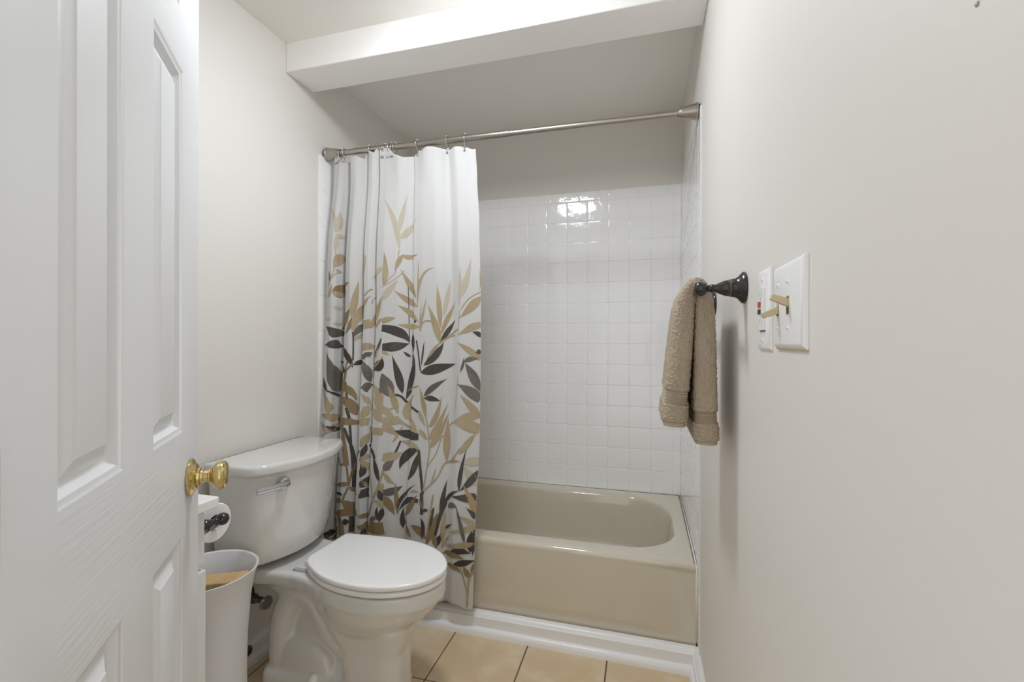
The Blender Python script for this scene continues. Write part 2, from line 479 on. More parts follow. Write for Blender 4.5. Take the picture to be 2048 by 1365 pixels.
# shelf under the tank
def shelf(z, ins):
    pts = [(.045, -1.29), (.15, -1.300), (.20, -1.290), (.27, -1.283), (.33, -1.292), (.40, -1.320), (.50, -1.335), (.50, -1.045), (.40, -1.047), (.33, -1.035), (.26, -1.03), (.20, -1.02), (.045, -1.02)]
    return [(x, y, z) for x, y in off(pts, ins)]
b.loft([shelf(.352, .018), shelf(.358, .008), shelf(.370, .002), shelf(.392, 0), shelf(.4, .004), shelf(.4035, .010)], True, True)
b.loft([slab(.27, .20, .40, .06), slab(.33, .16, .42, .09), slab(.362, .12, .42, .11)], True, True)
bowl = obj('bowl', b, M['porcelain'], toilet)
md = bowl.modifiers.new('remesh', 'REMESH'); md.mode = 'VOXEL'; md.voxel_size = 0.0045; md.use_smooth_shade = True
md = bowl.modifiers.new('smooth', 'SMOOTH'); md.factor = 0.5; md.iterations = 9
for sy in (-1.2665, -1.0735):
    b = MB(); b.lathe([(.017, 0), (.0168, .008), (.013, .018), (.006, .024), (0, .025)], (.350, sy * 1.0, .066), (0, 0, 1), 18)
    obj('bolt_cap', b, M['seat'], toilet, smooth=True)

# tank: bowed front, tapering towards the bottom
def tank_line(x0, xe, bow, y0, y1, n=22, rc=.02):
    pts = []
    yc, hy = (y0 + y1) / 2, (y1 - y0) / 2
    for i in range(n + 1):
        s = -1 + 2 * i / n
        y = yc + hy * s
        e = max(0.0, abs(s) - .93) / .07
        pts.append((xe + bow * (1 - s * s) - rc * e * e, y))
    pts += [(x0 + .01, y1), (x0 + .003, y1 - .004), (x0, y1 - .012)] + [(x0, y1 + (y0 - y1) * k / 8) for k in range(1, 8)] + [(x0, y0 + .012), (x0 + .003, y0 + .004), (x0 + .01, y0)]
    return pts
b = MB(); rings = []
for z, ins in ((.428, .028), (.430, .016), (.436, .006), (.445, .001)):
    rings.append([(x, y, z) for x, y in off(tank_line(.030, .182, .060, -1.338, -.978), ins)])
for k in range(1, 9):
    f = k / 8; z = .445 + (.727 - .445) * f; g = f ** .8
    rings.append([(x, y, z) for x, y in tank_line(.030 - .006 * g, .182 + .016 * g, .060 + .008 * g, -1.338 - .024 * g, -.978 + .040 * g)])
b.loft(rings, True, True)
obj('tank', b, M['porcelain'], toilet, smooth=45)
b = MB()
tl = tank_line(.017, .208, .074, -1.369, -.925, rc=.012)
b.loft([[(x, y, z) for x, y in off(tl, d)] for d, z in ((.012, .7245), (.004, .7245), (.001, .727), (0, .731), (0, .747), (.0015, .7525), (.006, .7560), (.014, .7572))], True, True)
obj('tank_lid', b, M['porcelain'], toilet, smooth=45)
b = MB()
b.lathe([(0, 0), (.018, 0), (.0185, .004), (.0175, .008), (.011, .011), (.009, .02), (0, .02)], (.2435, -1.277, .688), (1, -.25, 0), 24)
b.tube([(.262, -1.274, .6885), (.262, -1.290, .6885), (.259, -1.33, .690), (.2485, -1.378, .6915), (.2465, -1.386, .6915)], [.0095, .0098, .0095, .0095, .0088], 14, sx=.7)
obj('flush_lever', b, M['chrome'], toilet, smooth=50)

# water supply behind the toilet
t = thing('water_valve', 'metal water valve with a dark hose on the wall behind the toilet', 'valve', (0, -1.205, .25))
b = MB(); b.lathe([(0, 0), (.026, 0), (.025, .004), (.012, .008), (.012, .035), (.016, .036), (.016, .060), (.011, .062), (.011, .085), (0, .085)], (0.0005, -1.205, .25), (1, 0, 0), 20)
obj('valve_body', b, M['steel'], t, smooth=35)
b = MB(); b.lathe([(0, 0), (.006, 0), (.006, .02), (.022, .022), (.024, .028), (.02, .034), (0, .034)], (.085, -1.205, .25), (1, -.2, -.1), 16)
obj('valve_handle', b, M['chrome'], t, smooth=35, label='oval metal valve handle')
b = MB(); b.tube(spline([(.048, -1.205, .262), (.048, -1.21, .29), (.055, -1.245, .315), (.06, -1.275, .35), (.065, -1.27, .395), (.07, -1.262, .4275)], 6), .0075, 10)
b.lathe([(.012, 0), (.014, .002), (.014, .02), (.009, .024)], (.07, -1.262, .405), (0, 0, 1), 8)
obj('supply_hose', b, M['rubber'], t, smooth=True, label='dark flexible hose')
b = MB(); b.lathe([(.0, 0), (.019, 0), (.019, .003), (.013, .006), (.012, .009), (.009, .009), (.008, .006), (0, .006)], (.0165, -1.194, .053), (1, 0, 0), 22)
o = obj('wall_fitting', b, M['steel'], smooth=35); tag(o, 'small round metal fitting on the baseboard behind the toilet', 'pipe fitting')

# ------------------------------------------------------------------ waste bin
BX, BY = .178, -1.490
t = thing('waste_bin', 'white plastic waste bin with a flared rim between vanity and toilet', 'bin', (BX, BY, 0))
b = MB()
op = [(.098, 0), (.101, .004), (.0985, .2), (.101, .31), (.1085, .41), (.118, .47), (.1275, .4985), (.1285, .501), (.127, .5025), (.1215, .4995)]
ip = [(.1165, .486), (.111, .465), (.103, .41), (.096, .31), (.094, .2), (.093, .012), (0.0, .010)]
b.lathe([(0, 0)] + op + ip, (BX, BY, 0), (0, 0, 1), 56)
obj('bin_body', b, M['plastic'], t, smooth=40)
for z in (.113, .137):
    b = MB(); b.ball((BX + .0992 * cos(.42), BY + .0992 * sin(.42), z), .0045, 6)
    obj('raised_dot', b, M['plastic'], t, smooth=True)
b = MB()
def bar(mb, p, q, w, h, up=Vector((0, 0, 1))):
    p, q = Vector(p), Vector(q); d = (q - p).normalized(); s = d.cross(up).normalized(); u = s.cross(d)
    mb.loft([[c + s * a * w / 2 + u * e * h / 2 for a, e in ((-1, -1), (1, -1), (1, 1), (-1, 1))] for c in (p, q)])
bar(b, (.086, -1.452, .428), (.262, -1.437, .4605), .042, .030, Vector((0, -.35, 1)))
o = obj('wooden_bar', b, M['wood'], bevel=.003); tag(o, 'light wooden bar lying inside the white waste bin', 'wooden bar')

# ------------------------------------------------------------------ vanity
t = thing('vanity_cabinet', 'white vanity cabinet half hidden behind the open door', 'cabinet', (.21, -1.995, 0))
VY0, VY1 = -2.285, -1.712
b = MB(); b.box(.0135, .412, VY0, VY1, .09, .775); b.box(.0135, .36, VY0, VY1, 0, .09)
obj('body', b, M['cabinet'], t, bevel=.001)
def front(z0, z1, y0, y1, name, inset=.035):
    b = MB(); x = .412; X = .4295
    b.box(x + .0005, X, y0, y1, z0, z1)
    return obj(name, b, M['cabinet'], t, bevel=.0035, seg=3)
front(.655, .7745, VY0 + .002, VY1 + .0035, 'drawer_front')
ym = (VY0 + VY1) / 2
for i, (y0, y1) in enumerate(((VY0 + .002, ym - .002), (ym + .002, VY1 + .004))):
    d = MB(); z0, z1 = .105, .6435
    d.box(.4125, .4255, y0, y1, z0, z1)
    fr = .055
    for (a0, a1, c0, c1) in ((y0, y0 + fr, z0, z1), (y1 - fr, y1, z0, z1), (y0 + fr, y1 - fr, z0, z0 + fr), (y0 + fr, y1 - fr, z1 - fr * .28, z1)):
        d.box(.4255, .4315, a0, a1, c0, c1)
    dd = obj('door', d, M['cabinet'], t, bevel=.002)
    k = MB(); ky = ym + (.03 if i else -.03); k.lathe([(0, 0), (.006, 0), (.005, .012), (.013, .018), (.014, .024), (.008, .029), (0, .03)], (.4315, ky, .58), (1, 0, 0), 18)
    obj('knob', k, M['bronze'], dd, smooth=40)
t2 = thing('countertop', 'white countertop on the vanity cabinet behind the door', 'countertop', (.22, -1.99, .775))
b = MB(); b.box(.001, .450, YF + .001, -1.691, .776, .7995)
obj('slab', b, M['counter'], t2, bevel=.0035, seg=3)
b = MB(); b.box(.001, .018, YF + .001, -1.692, .7995, .88); obj('backsplash', b, M['counter'], t2, bevel=.002)

# toilet paper on the far side of the vanity
t = thing('paper_holder', 'black paper holder with ball ends on the side of the vanity', 'holder', (.32, VY1, .72))
def post(mb, base, d, L, s=1.0, mi=0):
    """turned post: flange, bell, neck and ball"""
    p = [(0, 0), (.030, 0), (.031, .002), (.0305, .005), (.026, .009), (.021, .013), (.0185, .018), (.0175, .024), (.0155, .026)]
    q = [(.0155, .0275), (.0165, .029), (.0155, .034), (.012, .043), (.0085, .050), (.0075, .055), (.009, .0565), (.009, .059), (.0075, .060), (.007, .062)]
    k = L / .078
    prof = [(r * s, x * k) for r, x in p + q]
    n = 9; R = .0145 * s; c = L
    prof += [(R * sin(pi * (.16 + .84 * i / n)), c - R * cos(pi * (.16 + .84 * i / n))) for i in range(n + 1)]
    mb.lathe(prof, base, d, 28, mi)
HZ = .722
for x in (.394, .240):
    b = MB(); post(b, (x, VY1 + .0005, HZ), (0, 1, 0), .078, 1.0); obj('post', b, M['bronze'], t, smooth=50)
b = MB(); b.tube([(.240, VY1 + .078, HZ), (.394, VY1 + .078, HZ)], .008, 14); obj('roller', b, M['bronze'], t, smooth=50)
t = thing('paper_roll', 'roll of white toilet paper on the black holder', 'toilet paper', (.325, VY1 + .078, HZ - .0115))
b = MB(); cy, cz = VY1 + .078, HZ - .0115
R0, R1 = .0445, .0197
b.lathe([(R1, 0), (R0 - .002, 0), (R0, .002), (R0, .101), (R0 - .002, .103), (R1, .103), (R1, .0)], (.270, cy, cz), (1, 0, 0), 48)
obj('paper', b, M['paper'], t, smooth=40)
b = MB(); b.lathe([(R1 - .0012, -.0005), (R1, -.0005), (R1, .1035), (R1 - .0012, .1035), (R1 - .0012, -.0005)], (.270, cy, cz), (1, 0, 0), 32)
obj('core', b, M['paper'], t, smooth=40)

# ------------------------------------------------------------------ open door
LAT = Vector((.516, -1.797, 0)); DH_ = Vector((.616, -.788, 0)).normalized(); DN = Vector((-DH_.y, DH_.x, 0))
if DN.y < 0: DN = -DN
DTH = .035
def dp(t_, n_, z): return LAT + DH_ * t_ + DN * n_ + Vector((0, 0, z))
TB = [0, .102, .252, .355, .507, .610]
ZB = [.010, .245, .805, .983, 1.608, 1.706, 1.915, 2.030]
me = bpy.data.meshes.new('door_1'); bm = bmesh.new(); uvl = bm.loops.layers.uv.new('grain')
def face(ptz, mi):
    vsx = [bm.verts.new(p) for p, _ in ptz]
    f = bm.faces.new(vsx); f.material_index = mi; f.smooth = True
    for lp, (_, uv_) in zip(f.loops, ptz): lp[uvl].uv = uv_
def quad(n_, t0, t1, z0, z1, mi):
    face([(dp(t_, n_, z), (t_, z)) for t_, z in ((t0, z0), (t1, z0), (t1, z1), (t0, z1))], mi)
PP = [(0, 0), (.0025, -.0012), (.005, -.0030), (.0075, -.0034), (.0095, -.0042), (.0125, -.0080), (.0150, -.0112), (.0175, -.0124), (.0200, -.0126), (.0240, -.0112), (.0320, -.0078), (.0400, -.0044), (.0418, -.0026), (.0435, -.0022)]
for side in (0, 1):
    sgn = 1 if side == 0 else -1; base = 0 if side == 0 else -DTH
    for i in range(5):
        for j in range(7):
            t0, t1, z0, z1 = TB[i], TB[i + 1], ZB[j], ZB[j + 1]
            if i % 2 == 1 and j % 2 == 1:
                for k in range(len(PP) - 1):
                    (a, da), (c, dc) = PP[k], PP[k + 1]
                    o4 = [(t0 + a, z0 + a), (t1 - a, z0 + a), (t1 - a, z1 - a), (t0 + a, z1 - a)]
                    i4 = [(t0 + c, z0 + c), (t1 - c, z0 + c), (t1 - c, z1 - c), (t0 + c, z1 - c)]
                    for q in range(4):
                        r = (q + 1) % 4
                        face([(dp(o4[q][0], base + sgn * da, o4[q][1]), o4[q]), (dp(o4[r][0], base + sgn * da, o4[r][1]), o4[r]),
                              (dp(i4[r][0], base + sgn * dc, i4[r][1]), i4[r]), (dp(i4[q][0], base + sgn * dc, i4[q][1]), i4[q])], 0)
                a, da = PP[-1]
                quad(base + sgn * da, t0 + a, t1 - a, z0 + a, z1 - a, 0)
            else:
                quad(base, t0, t1, z0, z1, 1 if (j % 2 == 0 and i in (1, 2, 3)) else 0)
for t_ in (0, .610):
    face([(dp(t_, n_, z), (n_, z)) for n_, z in ((0, ZB[0]), (-DTH, ZB[0]), (-DTH, ZB[-1]), (0, ZB[-1]))], 0)
for z in (ZB[0], ZB[-1]):
    face([(dp(t_, n_, z), (n_, t_)) for t_, n_ in ((0, 0), (.61, 0), (.61, -DTH), (0, -DTH))], 0)
bmesh.ops.remove_doubles(bm, verts=bm.verts, dist=.00005)
bmesh.ops.recalc_face_normals(bm, faces=bm.faces)
bm.to_mesh(me); bm.free()
t = thing('door_1', 'white six-panel door standing open on the left', 'door', tuple(LAT + DH_ * .61), kind='structure')
o = obj('door_leaf', me, [M['door_v'], M['door_h']], t); me.set_sharp_from_angle(angle=radians(28))
KZ = .893
ROS = [(0, 0), (.0325, 0), (.0335, .0015), (.0335, .004), (.031, .0065), (.0265, .008), (.0245, .0105), (.021, .0125), (.0165, .0135), (.0160, .017), (.0125, .018), (.0122, .0215), (.0105, .0225), (.0105, .029), (.0125, .0305), (.0125, .0325), (.0115, .0335)]
KN = [(.0115, .0335), (.015, .0352), (.0205, .0383), (.0245, .0425), (.0262, .047), (.0262, .051), (.0245, .0552), (.0205, .0585), (.0150, .0603), (.0085, .0611), (.0080, .0604), (0, .0604)]
for n0, d in ((0, DN), (-DTH, -DN)):
    b = MB(); b.lathe(ROS, dp(.060, n0, KZ), d, 40); k = obj('rosette', b, M['brass'], t, smooth=40)
    b = MB(); b.lathe(KN, dp(.060, n0, KZ), d, 40); obj('knob', b, M['brass'], t, smooth=40)
for z in (.25, 1.02, 1.80):
    b = MB(); b.tube([dp(.6135, .006, z - .045), dp(.6135, .006, z + .045)], .006, 10)
    obj('hinge', b, M['brass'], t, smooth=40)
# ------------------------------------------------------------------ towel bar and towel on the right wall
BARX, BARZ = 1.4565, 1.2475
t = thing('towel_bar', 'black towel bar with ball ended posts on the right wall', 'towel bar', (W, -1.36, BARZ))
for y in (-1.508, -1.12):
    b = MB(); post(b, (W - .0003, y, BARZ), (-1, 0, 0), W - .0003 - BARX, 1.0); obj('post', b, M['bronze'], t, smooth=50)
    b = MB(); k = (W - BARX) / .078
    b.lathe([(.0160, .0255 * k), (.0172, .0262 * k), (.0172, .0272 * k), (.0160, .0280 * k)], (W, y, BARZ), (-1, 0, 0), 28)
    obj('collar_ring', b, M['copper'], t, smooth=50, label='thin copper-coloured ring')
b = MB(); b.tube([(BARX, -1.50, BARZ), (BARX, -1.12, BARZ)], .0075, 14); obj('bar', b, M['bronze'], t, smooth=50)

t = thing('hand_towel', 'taupe terry hand towel folded over the black bar', 'towel', (BARX, -1.33, BARZ))
# centre line of the folded towel in the x-z plane: room side drop, over the bar, wall side drop; with half thickness
PATH = [(1.4135, .9555, .0245), (1.4140, .972, .0265), (1.4160, 1.00, .0255), (1.4185, 1.03, .0245), (1.4215, 1.07, .0235), (1.4260, 1.12, .0225), (1.4300, 1.17, .0210), (1.4335, 1.210, .0190),
        (1.4395, 1.242, .0160), (1.4490, 1.262, .0130), (1.4575, 1.2668, .0125), (1.4655, 1.260, .0130), (1.4715, 1.241, .0160), (1.4740, 1.210, .0185), (1.4755, 1.16, .0200), (1.4765, 1.10, .0210),
        (1.4770, 1.05, .0220), (1.4775, 1.00, .0228), (1.4780, .965, .0238), (1.4785, .940, .0248), (1.4785, .921, .0235)]
fine = spline([Vector((x, h, z)) for x, z, h in PATH], 20)
TYN, TYF = -1.432, -1.235
def towel_ring(i, grow=0.0, n=340):
    p = fine[i]; a, c = fine[max(i - 1, 0)], fine[min(i + 1, len(fine) - 1)]
    tx, tz = c.x - a.x, c.z - a.z; L = sqrt(tx * tx + tz * tz); nx, nz = -tz / L, tx / L
    h = p.y + grow; yc, hy = (TYN + TYF) / 2, (TYF - TYN) / 2 + grow
    s = i / (len(fine) - 1)
    wob = .004 * sin(s * 9.0 + .6)
    out = []
    for x, y in rrect_n(-h, h, yc - hy + wob, yc + hy + wob * .5, h * .92, n):
        out.append(Vector((p.x + nx * x, y, p.z + nz * x)))
    return out
def rrect_n(x0, x1, y0, y1, r, n):
    """rounded rectangle resampled to n evenly spaced points"""
    q = rrect(x0, x1, y0, y1, r, 12, 24); q.append(q[0])
    d = [0]
    for i in range(1, len(q)): d.append(d[-1] + sqrt((q[i][0] - q[i - 1][0]) ** 2 + (q[i][1] - q[i - 1][1]) ** 2))
    out = []; j = 0
    for k in range(n):
        s = d[-1] * k / n
        while d[j + 1] < s: j += 1
        f = (s - d[j]) / max(d[j + 1] - d[j], 1e-9)
        out.append((q[j][0] + (q[j + 1][0] - q[j][0]) * f, q[j][1] + (q[j + 1][1] - q[j][1]) * f))
    return out
zl_hem, zr_hem = .9665, .9285            # woven hems end here
bands = ((1.003, 1.034), (.966, .990))
NF = len(fine)
def fine_c(i): return Vector((fine[i].x, (TYN + TYF) / 2, fine[i].z))
def side_of(i): return 0 if i < NF / 2 else 1
b = MB(); rings = []
for i in range(NF):
    z = fine[i].z; s = side_of(i)
    flat = (z < (zl_hem, zr_hem)[s] or (bands[s][0] < z < bands[s][1]))
    ring = towel_ring(i, -.003 if flat else 0)
    if not flat:
        c = sum(ring, Vector()) / len(ring)
        nr = []
        for k, p in enumerate(ring):
            a, d = ring[k - 1], ring[(k + 1) % len(ring)]
            e = (d - a).normalized(); tan = (fine[min(i + 1, NF - 1)] - fine[max(i - 1, 0)]); tan = Vector((tan.x, 0, tan.z)).normalized()
            nn = tan.cross(e).normalized()
            if nn.dot(p - fine_c(i)) < 0: nn = -nn
            f = noise.noise(p * 330.0) * 1.0 + noise.noise(p * 520.0 + Vector((3, 1, 7))) * .5 + noise.noise(p * 70.0) * .22
            nr.append(p + nn * (f * .0032 + .0010))
        ring = nr
    rings.append(ring)
b.loft(rings, True, True)
obj('terry_body', b, M['towel'], t, smooth=True)
for s in (0, 1):
    for nm, lo, hi, ribs in (('woven_band', bands[s][0], bands[s][1], True), ('hem', 0, (zl_hem, zr_hem)[s], False)):
        b = MB(); rings = []
        idx = [i for i in range(NF) if side_of(i) == s and lo < fine[i].z < hi]
        z0, z1 = fine[idx[0]].z, fine[idx[-1]].z
        K = 40 if ribs else 8
        for k in range(K + 1):
            f = k / K * (len(idx) - 1); i0 = int(f); i1 = min(i0 + 1, len(idx) - 1); w = f - i0
            r0, r1 = towel_ring(idx[i0], -.0012), towel_ring(idx[i1], -.0012)
            rib = (.0011 * (1 if sin(2 * pi * 6 * k / K) > 0 else -1) if ribs else 0)
            ring = []
            c0 = fine_c(idx[i0])
            for p, q in zip(r0, r1):
                v = p.lerp(q, w); d = (v - c0); d.z = 0
                ring.append(v + d.normalized() * rib)
            rings.append(ring)
        b.loft(rings, True, True)
        obj(nm, b, M['towel_flat'], t, smooth=40, label='smooth woven band across the towel' if ribs else 'flat woven hem')

# ------------------------------------------------------------------ wall plates on the right wall
def wall_plate(mb, y0, y1, z0, z1, d, ins=.006):
    def ring(i, x): return [(x, y, z) for y, z in ((y0 + i, z0 + i), (y1 - i, z0 + i), (y1 - i, z1 - i), (y0 + i, z1 - i))]
    mb.loft([ring(.0005, W), ring(0, W - .0012), ring(.001, W - .003), ring(.003, W - .0045), ring(ins, W - d + .0004), ring(ins + .002, W - d)], True, True)
def screws(z_list, y, x, parent):
    for z in z_list:
        b = MB(); b.lathe([(0, 0), (.0034, 0), (.0030, .0010), (0, .0014)], (x, y, z), (-1, 0, 0), 14)
        b2 = obj('screw', b, M['plate'], parent, smooth=40)
        c = MB(); c.box(x - .00155, x - .0010, y - .0028, y + .0028, z - .0004, z + .0004); obj('slot', c, M['screw'], b2)
t = thing('switch_plate', 'white double light switch plate with two almond toggles', 'light switch', (W, -1.803, 1.191))
b = MB(); wall_plate(b, -1.8685, -1.7375, 1.1335, 1.2500, .0075); obj('plate', b, M['plate'], t, smooth=30)
b = MB(); b.box(W - .0030, W, -1.8675, -1.7395, 1.1322, 1.2480); obj('back_edge', b, M['almond'], t, bevel=.001, label='yellowed edge showing under the plate')
for y, up in ((-1.8115, 1), (-1.7655, -1)):
    b = MB(); b.box(W - .0079, W - .0045, y - .0058, y + .0058, 1.191 - .0125, 1.191 + .0125)
    sl = obj('toggle_slot', b, M['almond'], t)
    b = MB(); b.box(W - .0081, W - .0078, y - .0046, y + .0046, 1.191 - .0112, 1.191 - .002 if up > 0 else 1.191 + .002); b.box(W - .0081, W - .0078, y - .0046, y + .0046, 1.191 + .0095, 1.191 + .0112)
    obj('slot_shadow', b, M['dark'], sl)
    b = MB(); p = Vector((W - .006, y, 1.191 + .003 * up)); q = Vector((W - .0275, y, 1.191 + .0115 * up))
    def rg(c, w, h, u): return [c + Vector((0, w * a, 0)) + u * (h * e) for a, e in ((-1, -1), (1, -1), (1, 1), (-1, 1))]
    d = (q - p).normalized(); u = Vector((-d.z, 0, d.x)) if True else None
    b.loft([rg(p, .0046, .0052, u), rg(q, .0036, .0040, u)], True, True)
    obj('toggle', b, M['almond'], t, bevel=.0010, label='almond toggle flipped ' + ('up' if up > 0 else 'down'))
    screws((1.191 + .0302, 1.191 - .0302), y, W - .0075, t)
t = thing('safety_outlet', 'white outlet plate with red and black test buttons', 'outlet', (W, -1.674, 1.193))
b = MB(); wall_plate(b, -1.7115, -1.6340, 1.1300, 1.2585, .0062, .010); obj('plate', b, M['plate'], t, smooth=30)
b = MB(); b.box(W - .0098, W - .006, -1.6905, -1.6585, 1.1610, 1.2290); f = obj('outlet_face', b, M['plate'], t, bevel=.0008)
b = MB(); b.box(W - .0066, W - .0060, -1.6915, -1.6575, 1.1593, 1.1608); obj('face_gap', b, M['dark'], t)
b = MB(); b.box(W - .0112, W - .0096, -1.6770, -1.6615, 1.1978, 1.2068); obj('red_button', b, M['red'], f, bevel=.0004, label='red reset button')
b = MB(); b.box(W - .0112, W - .0096, -1.6770, -1.6615, 1.1872, 1.1948); obj('black_button', b, M['dark'], f, bevel=.0004, label='black test button')
for s in (1, -1):
    b = MB()
    zc = 1.1975 + s * .0215
    b.box(W - .00995, W - .0097, -1.6815, -1.6800, zc - .003, zc + .004); b.box(W - .00995, W - .0097, -1.6695, -1.6680, zc - .004, zc + .004)
    b.lathe([(0, 0), (.0022, 0), (.0022, .0003), (0, .0003)], (W - .0097, -1.6748, zc - .0075 * s), (-1, 0, 0), 10)
    obj('socket', b, M['screw'], f)
screws((1.193 + .048, 1.193 - .048), -1.673, W - .0062, t)
# nail hole high on the right wall
b = MB(); b.lathe([(0, 0), (.0017, 0), (.0014, .0006), (0, .0008)], (W - .0002, -2.153, 1.343), (-1, 0, 0), 10)
o = obj('wall_anchor', b, M['screw'], smooth=True); tag(o, 'tiny grey nail head high on the right wall', 'nail')
# ------------------------------------------------------------------ shower curtain
# fold profile of the cloth seen from above: (distance along, x, depth towards the room)
FOLD = [(0.000, 0.034, 0.004), (0.016, 0.050, 0.024), (0.041, 0.075, 0.033), (0.058, 0.092, 0.024), (0.067, 0.101, -0.004), (0.076, 0.110, -0.022), (0.097, 0.131, -0.026), (0.103, 0.137, 0.020), (0.131, 0.165, 0.031), (0.166, 0.200, 0.018), (0.182, 0.216, 0.000), (0.188, 0.222, -0.006), (0.195, 0.229, 0.026), (0.216, 0.250, 0.026), (0.234, 0.268, 0.008), (0.245, 0.279, -0.010), (0.252, 0.286, 0.022), (0.286, 0.320, 0.026), (0.336, 0.370, 0.018), (0.381, 0.415, 0.002), (0.407, 0.441, -0.008), (0.415, 0.449, 0.008), (0.461, 0.495, 0.014), (0.511, 0.545, 0.016), (0.556, 0.590, 0.006), (0.577, 0.611, -0.004), (0.616, 0.650, 0.012), (0.666, 0.700, 0.010), (0.699, 0.733, 0.000)]
U0, U1 = 0.0, FOLD[-1][0]
def fold(u):
    for i in range(len(FOLD) - 1):
        if FOLD[i + 1][0] >= u or i == len(FOLD) - 2:
            a, c = FOLD[i], FOLD[i + 1]; f = min(1, max(0, (u - a[0]) / (c[0] - a[0])))
            g = f * f * (3 - 2 * f); g = .45 * f + .55 * g
            return a[1] + (c[1] - a[1]) * f, a[2] + (c[2] - a[2]) * g
TOPS = [(.0, 1.950), (.04, 1.951), (.076, 1.950), (.082, 1.917), (.108, 1.914), (.135, 1.930), (.160, 1.932), (.200, 1.920), (.206, 1.946), (.222, 1.950), (.252, 1.936), (.261, 1.955), (.272, 1.955), (.287, 1.941), (.294, 1.952), (.315, 1.952),
        (.350, 1.918), (.385, 1.906), (.427, 1.911), (.462, 1.922), (.497, 1.935), (.525, 1.933), (.594, 1.917), (.618, 1.922), (.655, 1.920), (.690, 1.909), (.74, 1.909)]
BOTS = [(0, .10), (.45, .100), (.57, .108), (.60, .118), (.64, .112), (.68, .097), (.74, .083)]
def interp(tab, x):
    if x <= tab[0][0]: return tab[0][1]
    for i in range(len(tab) - 1):
        if x <= tab[i + 1][0]:
            f = (x - tab[i][0]) / (tab[i + 1][0] - tab[i][0]); f = .3 * f + .7 * f * f * (3 - 2 * f)
            return tab[i][1] + (tab[i + 1][1] - tab[i][1]) * f
    return tab[-1][1]
RIGHT = [(.08, .713), (.36, .722), (.75, .7345), (1.10, .737), (1.35, .737), (1.60, .725), (1.80, .710), (1.91, .702)]
LEFT = [(.08, .008), (.5, .008), (.85, .010), (1.05, .022), (1.30, .034), (1.60, .034), (1.80, .042), (1.95, .042)]
def cloth(u, z):
    x, d = fold(u)
    f = (x - .034) / (.733 - .034)
    xl, xr = interp(LEFT, z), interp(RIGHT, z)
    X = xl + (xr - xl) * f
    amp = .62 + .38 * sm(1.95 - z, 0, .5) + .12 * sm(1.2 - z, 0, 1.0)
    # small sag between the rings near the top
    d = d * amp + .006 * sm(z, 1.70, 1.93) * sin(X * 52 + 1.0)
    base = -.7655 - .029 * sm(1.93 - z, 0, .55) - .022 * sm(.9 - z, 0, .45)
    w = .0016 * noise.noise(Vector((X * 9, z * 4.0, 3.1))) + .0007 * noise.noise(Vector((X * 30, z * 14, 1.7)))
    return Vector((X, min(base - d + w, -.7735 if z < .42 else 9), z))
NV = 170
b = MB()
_us = [U0 + (U1 - U0) * k / 4000 for k in range(4001)]
_px = [cloth(u_, 1.0) for u_ in _us]
_arc = [0.0]
for k in range(4000): _arc.append(_arc[-1] + (_px[k + 1] - _px[k]).length)
_pxx = [p.x for p in _px]
def _look(ta, tb, v):
    if v <= ta[0]: return tb[0] + (v - ta[0])
    if v >= ta[-1]: return tb[-1] + (v - ta[-1])
    k = bisect.bisect_right(ta, v) - 1
    return tb[k] + (tb[k + 1] - tb[k]) * (v - ta[k]) / max(ta[k + 1] - ta[k], 1e-9)
def arc_of(x): return _look(_pxx, _arc, x)
def x_of(s_): return _look(_arc, _pxx, s_)
NU = int(_arc[-1] / .0016)
cols_u = [min(max(_look(_arc, _us, _arc[-1] * k / NU), U0), U1) for k in range(NU + 1)]
def uv2p(u, v):
    x = cloth(u, 1.9).x
    zt, zb = interp(TOPS, x), interp(BOTS, x)
    # v = 0 at the hem, 1 at the top edge
    z = zb + (zt - zb) * v
    return cloth(u, z)
grid = [[uv2p(cols_u[i], j / NV) for i in range(NU + 1)] for j in range(NV + 1)]
front = [p for r in grid for p in r]
q = lambda j, i: j * (NU + 1) + i
faces = [(q(j, i), q(j, i + 1), q(j + 1, i + 1), q(j + 1, i)) for j in range(NV) for i in range(NU)]
b.add(front, faces, 0)
nb_ = len(front)
back = [p + Vector((0, .0009, 0)) for p in front]
o_ = b.add(back, [tuple(reversed(f)) for f in faces], 0)
edge = [q(0, i) for i in range(NU + 1)] + [q(j, NU) for j in range(1, NV + 1)] + [q(NV, i) for i in range(NU - 1, -1, -1)] + [q(j, 0) for j in range(NV - 1, 0, -1)]
for k in range(len(edge)):
    a, c = edge[k], edge[(k + 1) % len(edge)]
    b.f.append([a, nb_ + a, nb_ + c, c]); b.mi.append(0)
# printed bamboo: every leaf is (ink, width, centre line) in millimetres across and up the cloth
INK = {'L': 1, 'T': 2, 'N': 3, 'K': 4, 'M': 5, 'D2': 6, 'O': 7, 's': 2, 'k': 4, 'n': 3}
M['ink_pale'] = mat('ink_pale_tan', rgb(182, 172, 154), 0.75)
M['ink_tan'] = mat('ink_tan', rgb(160, 143, 112), 0.75, vary=(5, rgb(172, 157, 130), 2, 0.4, 0.65))
M['ink_brown'] = mat('ink_brown', rgb(134, 114, 83), 0.75)
M['ink_dark'] = mat('ink_charcoal', rgb(66, 62, 58), 0.75, vary=(9, rgb(84, 78, 73), 2, 0.45, 0.7))
M['ink_grey'] = mat('ink_grey', rgb(112, 105, 99), 0.75, vary=(12, rgb(92, 86, 81), 2, 0.4, 0.65))
M['ink_umber'] = mat('ink_umber', rgb(64, 54, 47), 0.75)
M['ink_ochre'] = mat('ink_ochre', rgb(168, 144, 102), 0.75)
LEAFMATS = [M['cloth'], M['ink_pale'], M['ink_tan'], M['ink_brown'], M['ink_dark'], M['ink_grey'], M['ink_umber'], M['ink_ochre']]
